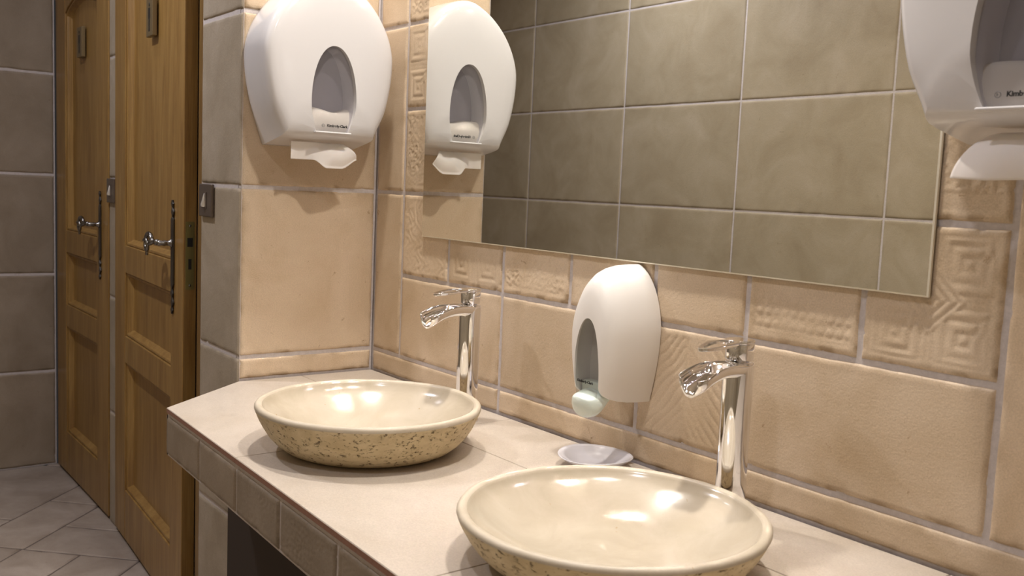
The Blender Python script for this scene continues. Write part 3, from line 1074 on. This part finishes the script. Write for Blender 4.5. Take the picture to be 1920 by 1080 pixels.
def soap_dispenser(loc):
    t = thing('soap_dispenser', 'white wall soap dispenser with a pale green push lever, between the two taps', 'soap dispenser', loc)
    H = 0.236; ol = smooth_outline(SOAP_TAB, H)
    dep = [(0.0, 0.985), (0.003, 1.0), (0.03, 1.0), (0.055, 0.99), (0.075, 0.965), (0.090, 0.925), (0.101, 0.865), (0.108, 0.79), (0.1125, 0.68), (0.1150, 0.5), (0.116, 0.25)]
    mb = MB(); mb.rings(shell(ol, dep, 0.085, 0.006, H), True, True)
    # keep the lower edge low: flat bottom towards the front
    for i, p in enumerate(mb.v):
        x, y, z = p
        if z < 0.05:
            zz_ = z - 0.85 * (0.085 * (1 - 1)) ; mb.v[i] = (x, y, zz_)
    body = mb.build('cover', [PLASTIC_SOFT, INNER_S], t)
    win = egg_window(0.0305, 0.004, 0.146, bot=0.86)
    cb = MB(); cb.prism([(a + 0.0, z if z > 0.01 else -0.02) for a, z in win], -0.16, -0.078, 1)
    c_ = cb.build('cutter', [PLASTIC_SOFT, INNER_S]); c_.parent = t; cut(body, c_)
    shade_auto(body, 28)
    mb = MB(); iw = egg_window(0.0301, 0.010, 0.1455, bot=0.86); n_ = len(iw)
    mb.add([(a, -0.1105 - 0.0025 * (1 - (a / 0.030) ** 2), z) for a, z in iw] + [(0, -0.1130, 0.07)], [(i, (i + 1) % n_, n_) for i in range(n_)], 0, True)
    mb.build('clear_window', PANE_G, t)
    # soap pouch behind the window
    mb = MB(); mb.prism([(-0.027, 0.008), (0.027, 0.008), (0.0285, 0.030), (0.024, 0.036), (-0.024, 0.036), (-0.0285, 0.030)], -0.098, -0.0785)
    mb.build('soap_pouch', MINT, t, bevel=0.003)
    mk = Matrix.Translation((-0.001, -0.1142, 0.037)) @ Matrix.Rotation(radians(90), 4, 'X')
    text_mesh('maker_name', 'Kimberly-Clark', 0.0064, BLACK, t, mk, bold=0.00012)
    # push lever
    mb = MB(); secs = []
    N = 18
    for k in range(N + 1):
        s = k / N
        y = -0.070 - 0.060 * s
        hw = 0.0345 * sqrt(max(0.02, 1 - max(0, (s - 0.45) / 0.58) ** 2.2)) * (0.86 + 0.14 * s)
        zt = 0.028 - 0.008 * s - 0.006 * max(0, s - 0.8) / 0.2
        zb = 0.010 - 0.034 * smoothstep(0.0, 0.66, s) + 0.020 * smoothstep(0.80, 1.0, s)
        sec = []
        for i in range(24):
            a = 2 * pi * i / 24
            x = hw * cos(a)
            z = (zt if sin(a) > 0 else zb)
            zc_ = (zt + zb) / 2; hh = (zt - zb) / 2
            z = zc_ + hh * (abs(sin(a)) ** 0.75) * (1 if sin(a) > 0 else -1)
            if sin(a) > 0.5: z -= 0.007 * (1 - (x / hw) ** 2) * smoothstep(0.5, 0.8, s) * smoothstep(1.0, 0.9, s)
            sec.append((x, y, z))
        secs.append(sec)
    mb.rings(secs, True, True)
    mb.build('push_lever', MINT, t, sub=1)
    return t


soap_dispenser((0.944, -0.0015, Z0 + 0.116))

# ------------------------------------------------------------------ soap dish
mb = MB()
def oval(prof):
    return [[(r * cos(2 * pi * i / 56) * 1.0, r * sin(2 * pi * i / 56), h + 0.0015 * cos(4 * pi * i / 56) * (r / 0.065) ** 3) for i in range(56)] for r, h in prof]
mb.rings(oval([(0.026, 0.0), (0.030, 0.0008), (0.040, 0.005), (0.054, 0.0135), (0.0645, 0.0210), (0.0655, 0.0224), (0.0645, 0.0232), (0.060, 0.0208), (0.050, 0.0145), (0.036, 0.0070), (0.022, 0.0042), (0.002, 0.0038)]))
dish = mb.build('soap_dish', DISHM)
dish.location = (0.945, -0.085, Z0 + 0.0003)
tag(dish, 'small shallow milky glass dish on the worktop under the soap dispenser', 'dish')

# ------------------------------------------------------------------ switches
def switch(loc, label):
    t = thing('light_switch', label, 'light switch', loc, 0, 'square bronze light switches by the doors')
    mb = MB(); mb.box(-0.043, 0.043, -0.009, -0.0003, -0.040, 0.040)
    mb.build('switch_plate', PLATE, t, bevel=0.003, seg=3)
    mb = MB(); mb.box(-0.013, 0.013, -0.0105, -0.0085, -0.020, 0.020); mb.build('switch_recess', PLATE, t)
    mb = MB()
    secs = [[(x, y, z) for x, y in ((-w_, -0.0095), (w_, -0.0095), (w_ * 0.7, -0.0095 - p_), (-w_ * 0.7, -0.0095 - p_))] for z, w_, p_ in ((-0.016, 0.0050, 0.008), (-0.010, 0.0055, 0.009), (0.0, 0.0045, 0.006), (0.010, 0.0032, 0.004), (0.017, 0.002, 0.002))]
    mb.rings(secs, True, True, 0, False); mb.build('rocker', ROCKER, t, bevel=0.001)
    return t


switch((-0.205, YP - 0.0005, Z0 + 0.414), 'square bronze light switch on the grey pier right of the open door')
switch((-1.217, YD - 0.0005, Z0 + 0.412), 'square bronze light switch on the narrow strip between the two doors')

# ------------------------------------------------------------------ ceiling lights
names = ['recessed ceiling spotlight above the left washbasin', 'recessed ceiling spotlight above the right washbasin',
         'recessed ceiling spotlight in front of the wooden doors', 'recessed ceiling spotlight over the middle of the corridor',
         'recessed ceiling spotlight over the corridor near the right wall']
for (x, y, w_, c_, sp, sz_), lab in zip(SPOTS, names):
    t = thing('ceiling_spotlight', lab, 'ceiling light', (x, y, CEIL), 0, 'recessed ceiling spotlights')
    mb = MB(); mb.lathe([(0.044, -0.0002), (0.052, -0.0002), (0.052, -0.004), (0.046, -0.007), (0.043, -0.006), (0.043, -0.0002)], n=40, cap0=False, cap1=False)
    mb.build('trim_ring', CHROME, t)
    mb = MB(); mb.lathe([(0.042, -0.0025), (0.042, -0.004), (0.030, -0.0048)], n=40)
    mb.build('lens', emis('warm_lens' if c_ == WARM else 'cool_lens', c_, 12.0), t)
    add_spot_lamp(x, y, -0.0075, w_, c_, sp, sz_, t)
